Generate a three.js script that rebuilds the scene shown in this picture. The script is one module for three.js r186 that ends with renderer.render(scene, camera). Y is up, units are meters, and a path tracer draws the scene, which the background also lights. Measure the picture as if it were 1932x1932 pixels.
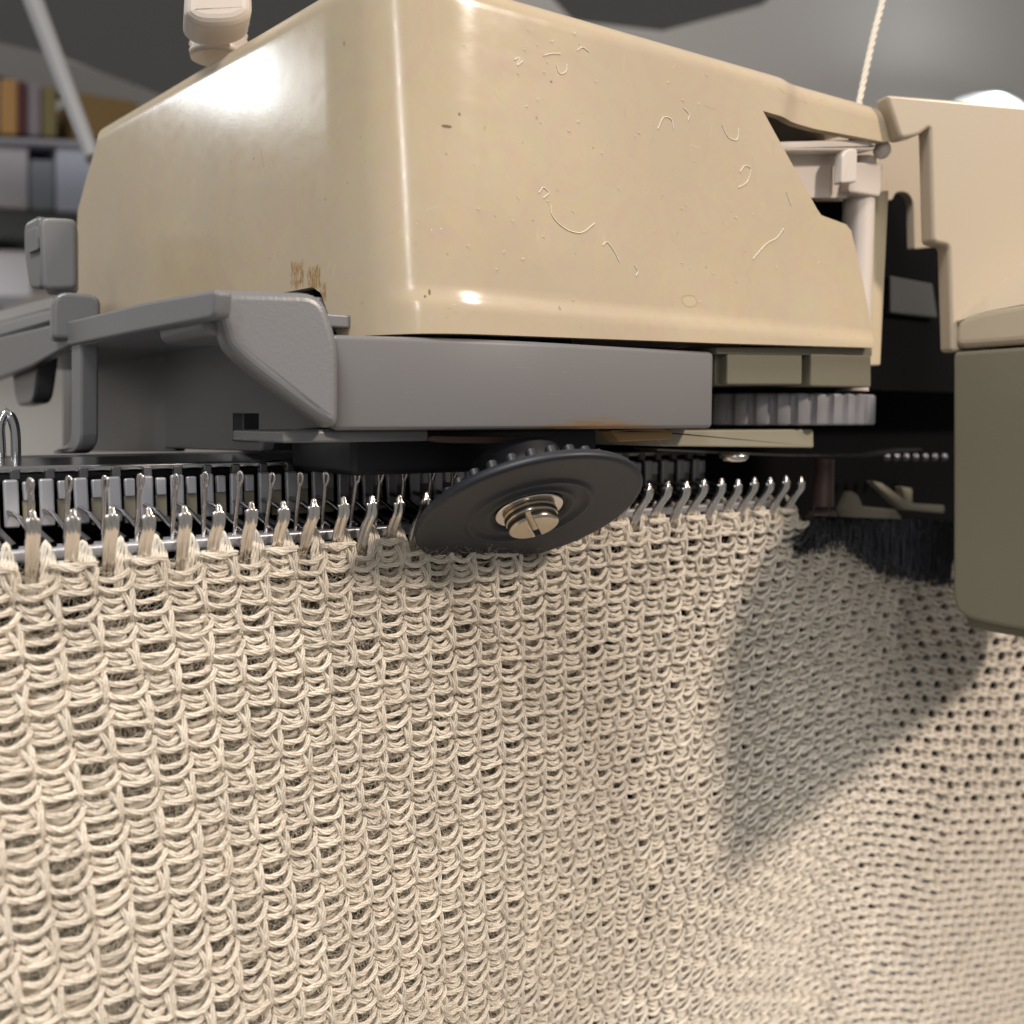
import * as THREE from 'three';
import { mergeGeometries, toCreasedNormals, mergeVertices } from 'three/addons/utils/BufferGeometryUtils.js';
import { RoundedBoxGeometry } from 'three/addons/geometries/RoundedBoxGeometry.js';
import { RectAreaLightUniformsLib } from 'three/addons/lights/RectAreaLightUniformsLib.js';

// ---------------------------------------------------------------- camera (all lengths below are millimetres, scaled to metres when added)
const MM = 0.001;
const scene = new THREE.Scene();
const FOC = 1937.6, MID = 966;                       // focal length and centre of a 1932-pixel wide view
const pitch = Math.atan(174 / FOC), yaw = 54.64 * Math.PI / 180;
const V3 = (x, y, z) => new THREE.Vector3(x, y, z);
const CAM = V3(-23.8, 10.8, 131.8);
const fwdH = V3(Math.cos(yaw), 0, -Math.sin(yaw)), RIGHT = V3(Math.sin(yaw), 0, Math.cos(yaw));
const FWD = fwdH.clone().multiplyScalar(Math.cos(pitch)).add(V3(0, -Math.sin(pitch), 0));
const UPC = fwdH.clone().multiplyScalar(Math.sin(pitch)).add(V3(0, Math.cos(pitch), 0));
const camera = new THREE.PerspectiveCamera(2 * Math.atan(MID / FOC) * 180 / Math.PI, 1, 0.005, 20);
camera.position.copy(CAM).multiplyScalar(MM);
camera.up.set(0, 1, 0);
camera.lookAt(CAM.clone().add(FWD.clone().multiplyScalar(100)).multiplyScalar(MM));
camera.focus = 0.154;
camera.userData.fStop = 23;

// ---------------------------------------------------------------- light: no sky indoors, a dim grey room and three lamps plus an added strip light
scene.background = new THREE.Color(0.21, 0.205, 0.20);
RectAreaLightUniformsLib.init();
const renderer = new THREE.WebGLRenderer();
renderer.toneMapping = THREE.LinearToneMapping;
renderer.toneMappingExposure = 1.17;
renderer.shadowMap.enabled = true;

function areaLamp(at, target, w, h, color, intensity) {
  const l = new THREE.RectAreaLight(color, intensity, w * MM, h * MM);
  l.position.copy(at).multiplyScalar(MM); l.lookAt(target.clone().multiplyScalar(MM)); scene.add(l);
  return l;
}
const TARGET = V3(70, 0, 0);
const WARM_AT = V3(600, 740, 1000), COOL_AT = V3(-700, 1560, 560), BACK_AT = V3(-560, 430, -1010), STRIP_AT = V3(-620, 400, 900);
const warm = new THREE.PointLight(new THREE.Color(1, 0.86, 0.745), 3.9);
warm.position.copy(WARM_AT).multiplyScalar(MM); warm.castShadow = true; warm.shadow.radius = 3.6; scene.add(warm);
areaLamp(COOL_AT, TARGET, 600, 600, new THREE.Color(1, 0.98, 0.95), 22);
areaLamp(STRIP_AT, V3(40, 50, 10), 60, 300, new THREE.Color(1, 0.99, 0.97), 20);  // added upright strip, shaped for the highlight along the cover corner
areaLamp(BACK_AT, V3(36, 55, -30), 105, 75, new THREE.Color(0.93, 0.97, 1), 24);

// ---------------------------------------------------------------- helpers
function rng(seed) { return () => { seed |= 0; seed = seed + 0x6D2B79F5 | 0; let t = Math.imul(seed ^ seed >>> 15, 1 | seed); t = t + Math.imul(t ^ t >>> 7, 61 | t) ^ t; return ((t ^ t >>> 14) >>> 0) / 4294967296; }; }
const R0 = rng(7);
const rr = (a, b, r = R0) => a + (b - a) * r();
function ray(u, v) { return FWD.clone().addScaledVector(RIGHT, (u - MID) / FOC).addScaledVector(UPC, -(v - MID) / FOC); }
function onPlane(u, v, o, n) { const d = ray(u, v), t = o.clone().sub(CAM).dot(n) / d.dot(n); return CAM.clone().addScaledVector(d, t); }
const PZ = (u, v, z) => onPlane(u, v, V3(0, 0, z), V3(0, 0, 1));
const PX = (u, v, x) => onPlane(u, v, V3(x, 0, 0), V3(1, 0, 0));
const PY = (u, v, y) => onPlane(u, v, V3(0, y, 0), V3(0, 1, 0));

const taken = {};
function numbered(n) { if (!(n in taken)) { taken[n] = 0; return n; } taken[n]++; return n + '_' + String(taken[n]).padStart(3, '0'); }
function tag(o, label, category, group, kind) { if (label) o.userData.label = label; if (category) o.userData.category = category; if (group) o.userData.group = group; if (kind) o.userData.kind = kind; return o; }
function thing(name, base, label, category, group) {
  const g = new THREE.Group(); g.name = numbered(name); g.position.copy(base).multiplyScalar(MM); g.userData.base = undefined; delete g.userData.base;
  g.__b = base.clone(); scene.add(g); return tag(g, label, category, group);
}
function mesh(name, geo, mat, parent) {
  const b = parent ? (parent.__b || V3(0, 0, 0)) : V3(0, 0, 0);
  geo.translate(-b.x, -b.y, -b.z); geo.scale(MM, MM, MM);
  const m = new THREE.Mesh(geo, mat); m.name = parent ? name : numbered(name); m.castShadow = m.receiveShadow = true; m.__b = b.clone();
  (parent || scene).add(m); return m;
}
function single(name, geo, mat, base, label, category, group, kind) {   // a thing that is one mesh, standing at its base
  geo.translate(-base.x, -base.y, -base.z); geo.scale(MM, MM, MM);
  const m = new THREE.Mesh(geo, mat); m.name = numbered(name); m.position.copy(base).multiplyScalar(MM); m.castShadow = m.receiveShadow = true;
  scene.add(m); return tag(m, label, category, group, kind);
}
const merge = (list) => mergeGeometries(list.map((g) => { const h = g.index ? g.toNonIndexed() : g; for (const k of Object.keys(h.attributes)) if (!['position', 'normal', 'uv'].includes(k)) h.deleteAttribute(k); return h; }));
const box = (cx, cy, cz, w, h, d, r = 0.3) => { const g = new RoundedBoxGeometry(w, h, d, 2, Math.min(r, w * 0.45, h * 0.45, d * 0.45)); g.translate(cx, cy, cz); return g; };
function cyl(a, b, r1, r2 = r1, n = 24, cap = true) {
  const d = b.clone().sub(a), L = d.length(), g = new THREE.CylinderGeometry(r2, r1, L, n, 1, !cap);
  g.translate(0, L / 2, 0); g.applyQuaternion(new THREE.Quaternion().setFromUnitVectors(V3(0, 1, 0), d.normalize())); g.translate(a.x, a.y, a.z); return g;
}
const tube = (pts, r, n = 24, sides = 8) => new THREE.TubeGeometry(new THREE.CatmullRomCurve3(pts), n, r, sides, false);
function lathe(profile, at, axis, seg = 64) { const g = new THREE.LatheGeometry(profile.map(([x, y]) => new THREE.Vector2(x, y)), seg); g.applyQuaternion(new THREE.Quaternion().setFromUnitVectors(V3(0, 1, 0), axis.clone().normalize())); g.translate(at.x, at.y, at.z); return g; }
function roundPoly(pts, r) {   // 2-D polygon with rounded corners; a point may carry its own radius as third entry
  const out = [], n = pts.length;
  for (let i = 0; i < n; i++) {
    const p = pts[i], a = pts[(i + n - 1) % n], b = pts[(i + 1) % n], q = p[2] ?? r;
    if (!q) { out.push(new THREE.Vector2(p[0], p[1])); continue; }
    const la = Math.hypot(a[0] - p[0], a[1] - p[1]), lb = Math.hypot(b[0] - p[0], b[1] - p[1]), ka = Math.min(q, la * 0.48) / la, kb = Math.min(q, lb * 0.48) / lb;
    const A = [p[0] + (a[0] - p[0]) * ka, p[1] + (a[1] - p[1]) * ka], B = [p[0] + (b[0] - p[0]) * kb, p[1] + (b[1] - p[1]) * kb];
    for (let k = 0; k <= 6; k++) { const t = k / 6, s = 1 - t; out.push(new THREE.Vector2(s * s * A[0] + 2 * s * t * p[0] + t * t * B[0], s * s * A[1] + 2 * s * t * p[1] + t * t * B[1])); }
  }
  return out;
}
// a plate whose outer face lies in the plane (o, n), outline given in view pixels or (raw = true) in plane coordinates; it is `depth` thick behind that face
function slab(pts, o, n, depth, bevel = 0.4, r = 0.8, raw = false, holes = []) {
  n = n.clone().normalize();
  const ax = V3(0, 1, 0).cross(n).normalize(), ay = n.clone().cross(ax);
  const fit = (q) => q ? Math.max(q, bevel * 1.5) : 0;
  const conv = (P) => P.map(([u, v, q]) => { q = fit(q ?? r); if (raw) return [u, v, q]; const w = onPlane(u, v, o, n).sub(o); return [w.dot(ax), w.dot(ay), q]; });
  const sh = new THREE.Shape(roundPoly(conv(pts), r));
  for (const h of holes) sh.holes.push(new THREE.Path(roundPoly(conv(h), r)));
  const g = new THREE.ExtrudeGeometry(sh, { depth: Math.max(depth - 2 * bevel, 0.02), bevelEnabled: bevel > 0, bevelThickness: bevel, bevelSize: bevel, bevelOffset: -bevel, bevelSegments: 4, curveSegments: 6 });
  g.translate(0, 0, -depth + bevel);
  g.applyMatrix4(new THREE.Matrix4().makeBasis(ax, ay, n).setPosition(o));
  return toCreasedNormals(g, 0.12);
}
const ZP = (z) => [V3(0, 0, z), V3(0, 0, 1)];
const XP = (x) => [V3(x, 0, 0), V3(-1, 0, 0)];
// upright prism from a plan outline [[x, z], ...] between y0 and y1
function prism(plan, y0, y1, bevel = 0.5, r = 0.5) {
  const sh = new THREE.Shape(roundPoly(plan.map(([x, z, q]) => [x, -z, q]), r));
  const g = new THREE.ExtrudeGeometry(sh, { depth: y1 - y0 - 2 * bevel, bevelEnabled: bevel > 0, bevelThickness: bevel, bevelSize: bevel, bevelOffset: -bevel, bevelSegments: 4 });
  g.translate(0, 0, bevel); g.rotateX(-Math.PI / 2); g.translate(0, y0, 0); return toCreasedNormals(g, 0.25);
}
// closed shell from a grid of points f(i, j) with normals from the grid and a thickness
function shell(nu, nv, f, uvf, th) {
  const pos = [], uv = [], idx = [], P = [];
  for (let i = 0; i <= nu; i++) for (let j = 0; j <= nv; j++) { const p = f(i / nu, j / nv); P.push(p); pos.push(p.x, p.y, p.z); const q = uvf(i / nu, j / nv, p); uv.push(q[0], q[1]); }
  const id = (i, j) => i * (nv + 1) + j, N = P.length;
  for (let i = 0; i < nu; i++) for (let j = 0; j < nv; j++) idx.push(id(i, j), id(i + 1, j), id(i + 1, j + 1), id(i, j), id(i + 1, j + 1), id(i, j + 1));
  let g = new THREE.BufferGeometry(); g.setAttribute('position', new THREE.Float32BufferAttribute(pos, 3)); g.setAttribute('uv', new THREE.Float32BufferAttribute(uv, 2)); g.setIndex(idx); g.computeVertexNormals();
  const nm = g.attributes.normal, pos2 = pos.slice(), uv2 = uv.concat(uv), nor = Array.from(nm.array);
  for (let k = 0; k < N; k++) { pos2.push(pos[3 * k] - nm.getX(k) * th, pos[3 * k + 1] - nm.getY(k) * th, pos[3 * k + 2] - nm.getZ(k) * th); nor.push(-nm.getX(k), -nm.getY(k), -nm.getZ(k)); }
  const idx2 = idx.slice();
  for (let k = 0; k < idx.length; k += 3) idx2.push(idx[k] + N, idx[k + 2] + N, idx[k + 1] + N);
  const rim = [];
  const edge = (a, b) => { const q = [a, b, b + N, a + N].map((k) => V3(pos2[3 * k], pos2[3 * k + 1], pos2[3 * k + 2])); rim.push(q); };
  for (let i = 0; i < nu; i++) { edge(id(i + 1, 0), id(i, 0)); edge(id(i, nv), id(i + 1, nv)); }
  for (let j = 0; j < nv; j++) { edge(id(0, j), id(0, j + 1)); edge(id(nu, j + 1), id(nu, j)); }
  g = new THREE.BufferGeometry(); g.setAttribute('position', new THREE.Float32BufferAttribute(pos2, 3)); g.setAttribute('uv', new THREE.Float32BufferAttribute(uv2, 2)); g.setAttribute('normal', new THREE.Float32BufferAttribute(nor, 3)); g.setIndex(idx2);
  const rp = [], rn = [], ru = [];
  for (const q of rim) { const n = q[1].clone().sub(q[0]).cross(q[3].clone().sub(q[0])).normalize(); for (const k of [0, 2, 1, 0, 3, 2]) { rp.push(q[k].x, q[k].y, q[k].z); rn.push(-n.x, -n.y, -n.z); ru.push(0, 0); } }
  const e = new THREE.BufferGeometry(); e.setAttribute('position', new THREE.Float32BufferAttribute(rp, 3)); e.setAttribute('normal', new THREE.Float32BufferAttribute(rn, 3)); e.setAttribute('uv', new THREE.Float32BufferAttribute(ru, 2));
  return merge([g, e]);
}
const smooth = (a, b, x) => { const t = Math.min(1, Math.max(0, (x - a) / (b - a))); return t * t * (3 - 2 * t); };
function table(T, x) { if (x <= T[0][0]) return T[0][1]; for (let i = 1; i < T.length; i++) if (x <= T[i][0]) { const [a, b] = T[i - 1], [c, d] = T[i]; return b + (d - b) * (x - a) / (c - a); } return T[T.length - 1][1]; }

// ---------------------------------------------------------------- textures and materials
function noiseTex(w, h, fn, srgb = false) {
  const d = new Uint8Array(w * h * 4);
  for (let y = 0; y < h; y++) for (let x = 0; x < w; x++) { const c = fn(x, y); for (let k = 0; k < 3; k++) d[(y * w + x) * 4 + k] = Math.max(0, Math.min(255, c[k] ?? c)); d[(y * w + x) * 4 + 3] = 255; }
  const t = new THREE.DataTexture(d, w, h); t.magFilter = t.minFilter = THREE.LinearFilter; t.wrapS = t.wrapT = THREE.RepeatWrapping; if (srgb) t.colorSpace = THREE.SRGBColorSpace; t.needsUpdate = true; return t;
}
function valueNoise(n, seed) { const r = rng(seed), g = Array.from({ length: n * n }, () => r()); return (x, y) => { const xi = Math.floor(x), yi = Math.floor(y), fx = x - xi, fy = y - yi, s = fx * fx * (3 - 2 * fx), t = fy * fy * (3 - 2 * fy); const at = (a, b) => g[((b % n + n) % n) * n + (a % n + n) % n]; return (at(xi, yi) * (1 - s) + at(xi + 1, yi) * s) * (1 - t) + (at(xi, yi + 1) * (1 - s) + at(xi + 1, yi + 1) * s) * t; }; }
const vn = valueNoise(64, 3), vn2 = valueNoise(128, 11);
const fbm = (x, y) => vn(x, y) * 0.5 + vn2(x * 2.1, y * 2.1) * 0.28 + vn(x * 4.3, y * 4.3) * 0.15 + vn2(x * 9, y * 9) * 0.07;
// fine moulded grain, 40 mm per repeat
const grain = noiseTex(512, 512, (x, y) => 110 + 90 * (vn2(x / 4, y / 4) - 0.5) + 40 * (vn2(x / 2 , y / 2) - 0.5));
const peel = noiseTex(256, 256, (x, y) => 128 + 110 * (vn(x / 4, y / 4) - 0.5));
const smudge = noiseTex(512, 512, (x, y) => { const a = vn(x / 8, y / 8) * 0.55 + vn2(x / 4, y / 4) * 0.3 + vn(x / 2 , y / 2) * 0.15; return 150 + 70 * (a - 0.5); });
const rep = (t, k) => { const c = t.clone(); c.repeat.set(k, k); c.needsUpdate = true; return c; };
const std = (o) => new THREE.MeshPhysicalMaterial(o);
const lin = (r, g, b) => new THREE.Color().setRGB(r, g, b);
const M = {
  grey: std({ color: lin(0.172, 0.172, 0.176), roughness: 0.34, bumpMap: rep(grain, 1 / 30), bumpScale: 0.00003 }),
    olive: std({ color: lin(0.16, 0.148, 0.105), roughness: 0.45, bumpMap: rep(grain, 1 / 30), bumpScale: 0.00003 }),
  paleOlive: std({ color: lin(0.30, 0.27, 0.20), roughness: 0.5 }),
  feeder: std({ color: lin(0.62, 0.55, 0.49), roughness: 0.38 }),
  cream: std({ color: lin(0.56, 0.46, 0.31), roughness: 0.35 }),
  plate: std({ color: lin(0.56, 0.56, 0.60), metalness: 0.55, roughness: 0.36 }),
  chrome: std({ color: lin(0.62, 0.62, 0.63), metalness: 1, roughness: 0.16 }),
  steel: std({ color: lin(0.72, 0.68, 0.64), metalness: 1, roughness: 0.22 }),
  darkSteel: std({ color: lin(0.24, 0.24, 0.25), metalness: 1, roughness: 0.34 }),
  brass: std({ color: lin(0.48, 0.40, 0.28), metalness: 1, roughness: 0.25 }),
  screw: std({ color: lin(0.56, 0.50, 0.40), metalness: 1, roughness: 0.22 }),
  black: std({ color: lin(0.004, 0.004, 0.0045), roughness: 0.9, specularIntensity: 0.15 }),
  blackSoft: std({ color: lin(0.018, 0.018, 0.02), roughness: 0.85 }),
  rubber: std({ color: lin(0.017, 0.019, 0.025), roughness: 0.48, bumpMap: rep(grain, 1 / 20), bumpScale: 0.00002 }),
  rubberDark: std({ color: lin(0.014, 0.015, 0.02), roughness: 0.5 }),
  amber: std({ color: lin(0.30, 0.17, 0.06), roughness: 0.4 }),
  brown: std({ color: lin(0.16, 0.10, 0.085), roughness: 0.45 }),
};

const yarnMatOpts = { roughness: 0.95, sheen: 0.4, sheenColor: lin(1, 0.95, 0.85), sheenRoughness: 0.6 };
const fibreTex = noiseTex(64, 256, (x, y) => { const v = vn2(x / 2, y / 40) * 0.6 + vn(x / 1.3, y / 14) * 0.4; return 150 + 105 * v; }, false);
M.wool = std({ ...yarnMatOpts, transmission: 0.15, thickness: 0, color: lin(0.90, 0.82, 0.70), bumpMap: fibreTex, bumpScale: 0.00006 });
class Yarn {   // collects twisted plies into one geometry
  constructor() { this.p = []; this.n = []; this.u = []; this.c = []; this.i = []; }
  ply(center, frames, lens, r, off, phase, twist, sides, tone) {
    const base = this.p.length / 3, K = center.length;
    for (let k = 0; k < K; k++) {
      const [N, B] = frames[k], a = phase + lens[k] * twist, ox = Math.cos(a) * off, oy = Math.sin(a) * off, C = center[k];
      for (let s = 0; s <= sides; s++) {
        const t = s / sides * 6.2832, cx = Math.cos(t), cy = Math.sin(t), nx = N.x * cx + B.x * cy, ny = N.y * cx + B.y * cy, nz = N.z * cx + B.z * cy;
        this.p.push(C.x + N.x * ox + B.x * oy + nx * r, C.y + N.y * ox + B.y * oy + ny * r, C.z + N.z * ox + B.z * oy + nz * r); this.n.push(nx, ny, nz); this.u.push(s / sides, lens[k] / 5); this.c.push(tone, tone, tone);
      }
    }
    for (let k = 0; k < K - 1; k++) for (let s = 0; s < sides; s++) { const a = base + k * (sides + 1) + s, b = a + sides + 1; this.i.push(a, a + 1, b, b, a + 1, b + 1); }
  }
  strand(pts, { r = 0.2, off = 0.2, plies = 3, seg = 10, sides = 5, twist = 1.5, phase = 0, tone = 1, normal } = {}) {
    const cv = new THREE.CatmullRomCurve3(pts), C = cv.getPoints(seg), F = [], L = [0];
    for (let k = 0; k <= seg; k++) { const T = C[Math.min(k + 1, seg)].clone().sub(C[Math.max(k - 1, 0)]).normalize(), N = (normal || V3(0.3, 0.2, 1)).clone().addScaledVector(T, -(normal || V3(0.3, 0.2, 1)).dot(T)).normalize(), B = new THREE.Vector3().crossVectors(T, N); F.push([N, B]); if (k) L.push(L[k - 1] + C[k].distanceTo(C[k - 1])); }
    if (plies === 1) return this.ply(C, F, L, r, 0, 0, 0, sides, tone);
    for (let q = 0; q < plies; q++) this.ply(C, F, L, r, off, phase + q * 6.2832 / plies, twist, sides, tone * (0.94 + 0.1 * ((q * 37 + phase * 10) % 1)));
  }
  geometry() { const g = new THREE.BufferGeometry(); g.setAttribute('position', new THREE.Float32BufferAttribute(this.p, 3)); g.setAttribute('normal', new THREE.Float32BufferAttribute(this.n, 3)); g.setAttribute('uv', new THREE.Float32BufferAttribute(this.u, 2)); g.setAttribute('color', new THREE.Float32BufferAttribute(this.c, 3)); g.setIndex(this.i); return g; }
}
M.wool.vertexColors = true;

// ---------------------------------------------------------------- the room behind (far out of focus)
const WZ = -1500;
{
  const wall = mesh('wall', box(1200, 300, WZ - 30, 6500, 3600, 40, 1), std({ color: lin(0.45, 0.435, 0.42), roughness: 0.9 })); tag(wall, 'plain grey basement wall far behind the machine', 'wall', null, 'structure');
  const W = (pts, z, d = 30) => slab(pts, V3(0, 0, z), V3(0, 0, 1), d, 2, 0);
  const dark = std({ color: lin(0.2, 0.2, 0.195), roughness: 0.9 }), beamM = std({ color: lin(0.125, 0.122, 0.12), roughness: 0.8 });  // joists kept darker than the wall: shade painted into their grey
  const U = (pts) => slab(pts, V3(0, 430, 0), V3(0, -1, 0.02), 60, 2, 0);
  const b1 = mesh('ceiling_joist', U([[-260, -260], [860, -260], [800, 190], [330, 190], [120, 110], [-260, 20]]), dark); tag(b1, 'underside of a ceiling joist, shade painted into its grey, behind the upper left of the cover', 'joist', null, 'structure');
  const b3 = mesh('ceiling_joist', U([[900, -150], [1620, -150], [1440, 10], [1250, 60], [1080, 40]]), dark); tag(b3, 'underside of a ceiling joist, shade painted into its grey, above the sloping duct', 'joist', null, 'structure');
  const b2 = mesh('ceiling_beam', W([[-200, 10], [0, 65], [120, 110], [420, 215], [420, 250], [160, 190], [0, 145], [-200, 110]], WZ + 120), beamM); tag(b2, 'pale grey beam running down behind the books', 'beam', null, 'structure');
  const duct = mesh('duct', slab([[1560, 60], [1960, 20], [2300, 10], [2300, 120], [1932, 110], [1690, 165], [1600, 170]], V3(0, 0, WZ + 120), V3(0, 0.3, 1), 60, 20, 10), std({ color: lin(0.24, 0.25, 0.27), roughness: 0.5 })); tag(duct, 'grey metal duct running across behind the right housing', 'duct', null, 'structure');
}
function backThing(name, pts, z, d, color, label, category, group, rough = 0.7, emissive) {
  const g = slab(pts, V3(0, 0, z), V3(0, 0, 1), d, Math.min(3, d / 4), 2);
  g.computeBoundingBox(); const bb = g.boundingBox;
  return single(name, g, std({ color, roughness: rough, ...(emissive ? { emissive, emissiveIntensity: 1 } : {}) }), V3((bb.min.x + bb.max.x) / 2, bb.min.y, (bb.min.z + bb.max.z) / 2), label, category, group);
}
backThing('shelf_board', [[-150, 252], [230, 268], [230, 280], [-150, 262]], WZ + 200, 180, lin(0.32, 0.31, 0.34), 'thin grey shelf board carrying the row of books', 'shelf');
backThing('shelf_board', [[-150, 388], [230, 404], [230, 460], [-150, 440]], WZ + 200, 180, lin(0.040, 0.046, 0.045), 'dark green grey shelf board under the white boxes', 'shelf');
backThing('book', [[-60, 140], [-2, 146], [-2, 252], [-60, 250]], WZ + 190, 120, lin(0.34, 0.32, 0.33), 'pale grey book at the end of the book row', 'book', 'books on the shelf');
backThing('book', [[2, 147], [34, 151], [34, 255], [2, 253]], WZ + 195, 120, lin(0.36, 0.19, 0.06), 'orange book standing beside the maroon book', 'book', 'books on the shelf');
backThing('book', [[36, 152], [51, 154], [51, 256], [36, 255]], WZ + 193, 120, lin(0.075, 0.016, 0.02), 'thin maroon book next to the orange book', 'book', 'books on the shelf');
backThing('book', [[53, 154], [78, 158], [78, 258], [53, 256]], WZ + 190, 120, lin(0.20, 0.17, 0.19), 'mauve grey book between maroon and olive books', 'book', 'books on the shelf');
backThing('book', [[80, 160], [108, 164], [108, 260], [80, 258]], WZ + 187, 120, lin(0.16, 0.13, 0.05), 'olive book beside the slanted mast', 'book', 'books on the shelf');
backThing('book', [[140, 172], [262, 192], [262, 268], [140, 262]], WZ + 190, 120, lin(0.17, 0.10, 0.03), 'wide brown book half hidden by the cream cover', 'book', 'books on the shelf');
backThing('storage_box', [[-80, 268], [54, 270], [54, 396], [-80, 388]], WZ + 190, 140, lin(0.42, 0.39, 0.41), 'pale pinkish box on the dark shelf', 'box', 'boxes on the shelf');
backThing('storage_box', [[57, 300], [104, 302], [104, 398], [57, 396]], WZ + 188, 140, lin(0.20, 0.22, 0.25), 'short blue grey box between two paler boxes', 'box', 'boxes on the shelf');
backThing('storage_box', [[107, 268], [180, 272], [180, 404], [107, 400]], WZ + 192, 140, lin(0.45, 0.46, 0.55), 'tall pale lavender box beside the cover', 'box', 'boxes on the shelf');
backThing('storage_bin', [[-120, 466], [60, 474], [60, 560], [-120, 560]], WZ + 170, 140, lin(0.55, 0.55, 0.60), 'white bin under the dark shelf board', 'bin');
{
  // lit shade just above the right housing
  const g = slab([[1818, 196], [1846, 176], [1890, 172], [1930, 188], [1950, 215], [1818, 215]], V3(0, 0, WZ + 220), V3(0, 0, 1), 60, 15, 10); g.computeBoundingBox(); const c = g.boundingBox.getCenter(V3(0, 0, 0));
  single('glowing_lamp', g, std({ color: lin(0.8, 0.85, 0.85), roughness: 0.6, emissive: lin(0.75, 0.82, 0.82) }), V3(c.x, g.boundingBox.min.y, c.z), 'glowing white lamp shade behind the right housing', 'lamp');
  const l = new THREE.PointLight(lin(0.95, 1, 1), 0.25); l.position.set(c.x * MM, c.y * MM, (c.z + 60) * MM); l.castShadow = true; scene.add(l);
}
// the lamps themselves and the added strip, outside the frame
{
  const bulb = thing('bulb_lamp', WARM_AT.clone().add(V3(0, 40, 0)), 'warm round bulb hanging right of the machine', 'lamp');
  mesh('bulb', (() => { const g = new THREE.SphereGeometry(32, 24, 16); g.translate(WARM_AT.x, WARM_AT.y, WARM_AT.z); return g; })(), std({ color: lin(0.9, 0.85, 0.8), emissive: lin(3, 2.3, 1.7) }), bulb);
  mesh('socket', cyl(WARM_AT.clone().add(V3(0, 34, 0)), WARM_AT.clone().add(V3(0, 90, 0)), 16, 18), M.black, bulb);
  const panel = (at, to, w, h, em, label) => {
    const n = to.clone().sub(at).normalize(), g = new RoundedBoxGeometry(w, h, 20, 2, 3); g.applyQuaternion(new THREE.Quaternion().setFromRotationMatrix(new THREE.Matrix4().lookAt(to, at, V3(0, 1, 0))));
    const c = at.clone().addScaledVector(n, -16); g.translate(c.x, c.y, c.z);
    single('light_panel', g, std({ color: lin(0.8, 0.8, 0.8), roughness: 0.5, emissive: em }), c, label, 'lamp');
  };
  panel(COOL_AT, TARGET, 600, 600, lin(0.6, 0.6, 0.58), 'square ceiling lamp in front of the machine');
  panel(STRIP_AT, V3(40, 50, 10), 60, 300, lin(0.7, 0.7, 0.68), 'upright light strip added left of the machine for the corner highlight');
  panel(BACK_AT, V3(36, 55, -30), 105, 75, lin(0.6, 0.62, 0.65), 'small lamp behind and left of the machine');
}

// ---------------------------------------------------------------- needle bed
const PITCH = 4.5;
const bed = thing('needle_bed', V3(60, -30, -20), 'black and chrome needle bed of a knitting machine, with a comb of steel pins', 'needle bed');
mesh('bed_body', prism([[-90, -12], [148, -12], [148, -160], [-90, -160]], -16, -7.2, 0.5, 1), M.black, bed);
mesh('apron', box(0, -75, -20, 200, 120, 2, 0.4), M.olive, bed);
mesh('rear_deck', box(28, -3.2, -92, 236, 7, 120, 0.5), M.black, bed);
mesh('front_ledge', box(26, -6.3, -10.5, 232, 1.6, 5, 0.4), M.plate, bed);
mesh('rail', (() => { const g = box(24, 0, 0, 228, 1.15, 8, 0.4); g.rotateX(0.12); g.translate(0, 4.25, -28); return g; })(), M.chrome, bed);
mesh('rail_lip', box(24, 4.3, -46, 228, 0.8, 30, 0.3), M.darkSteel, bed);
{
  const rad = rng(21);
  const tall = box(0, 0, 0, 1.9, 6.6, 1.0, 0.35), low = box(0, 0, 0, 1.5, 2.7, 0.9, 0.3), tooth = box(0, 0, 0, 1.3, 1.5, 1.2, 0.2), back = box(0, 0, 0, 1.7, 4, 0.6, 0.2);
  for (const g of [tall, low, tooth, back]) g.scale(MM, MM, MM);
  const put = (name, g, m, x, y, z, rz = 0) => { const o = new THREE.Mesh(g, m); o.name = name; o.position.set((x - 60) * MM, (y + 30) * MM, (z + 20) * MM); o.rotation.z = rz; o.castShadow = o.receiveShadow = true; bed.add(o); };
  // sloping sinker blade from the plates to the front ledge
  const blade = tube([V3(-0.6, -1.6, -20.5), V3(0, -2.2, -17), V3(0.6, -3.9, -13.2), V3(0.9, -5.2, -8.6)], 0.42, 10, 5); blade.scale(MM, MM, MM); blade.translate(60 * -0, 0, 0);
  const blade2 = tube([V3(0, -3.6, -19), V3(0.2, -4.4, -14), V3(0.5, -5.2, -9)], 0.55, 8, 5); blade2.scale(MM, MM, MM);
  for (let i = -3; i < 30; i++) {
    const x = PITCH * i;
    put('sinker_plate', tall, M.plate, x + 1.2, -0.6, -21, rr(-0.02, 0.02, rad));
    put('spacer_plate', low, M.plate, x + 3.5, 1.0, -21.6);
    put('spacer_back', back, M.paleOlive, x + 3.5, -2.2, -21.8);
    put('comb_tooth', tooth, M.darkSteel, x + 2.3, 3.2, -24.2);
    const b = new THREE.Mesh(blade, M.chrome); b.name = 'sinker_blade'; b.position.set((x + 1.4 - 60) * MM, 30 * MM, 20 * MM); b.castShadow = true; bed.add(b);
    const c = new THREE.Mesh(blade2, M.darkSteel); c.name = 'sinker_blade'; c.position.set((x + 3.4 - 60) * MM, 30 * MM, 20 * MM); c.castShadow = true; bed.add(c);
  }
}
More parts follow.
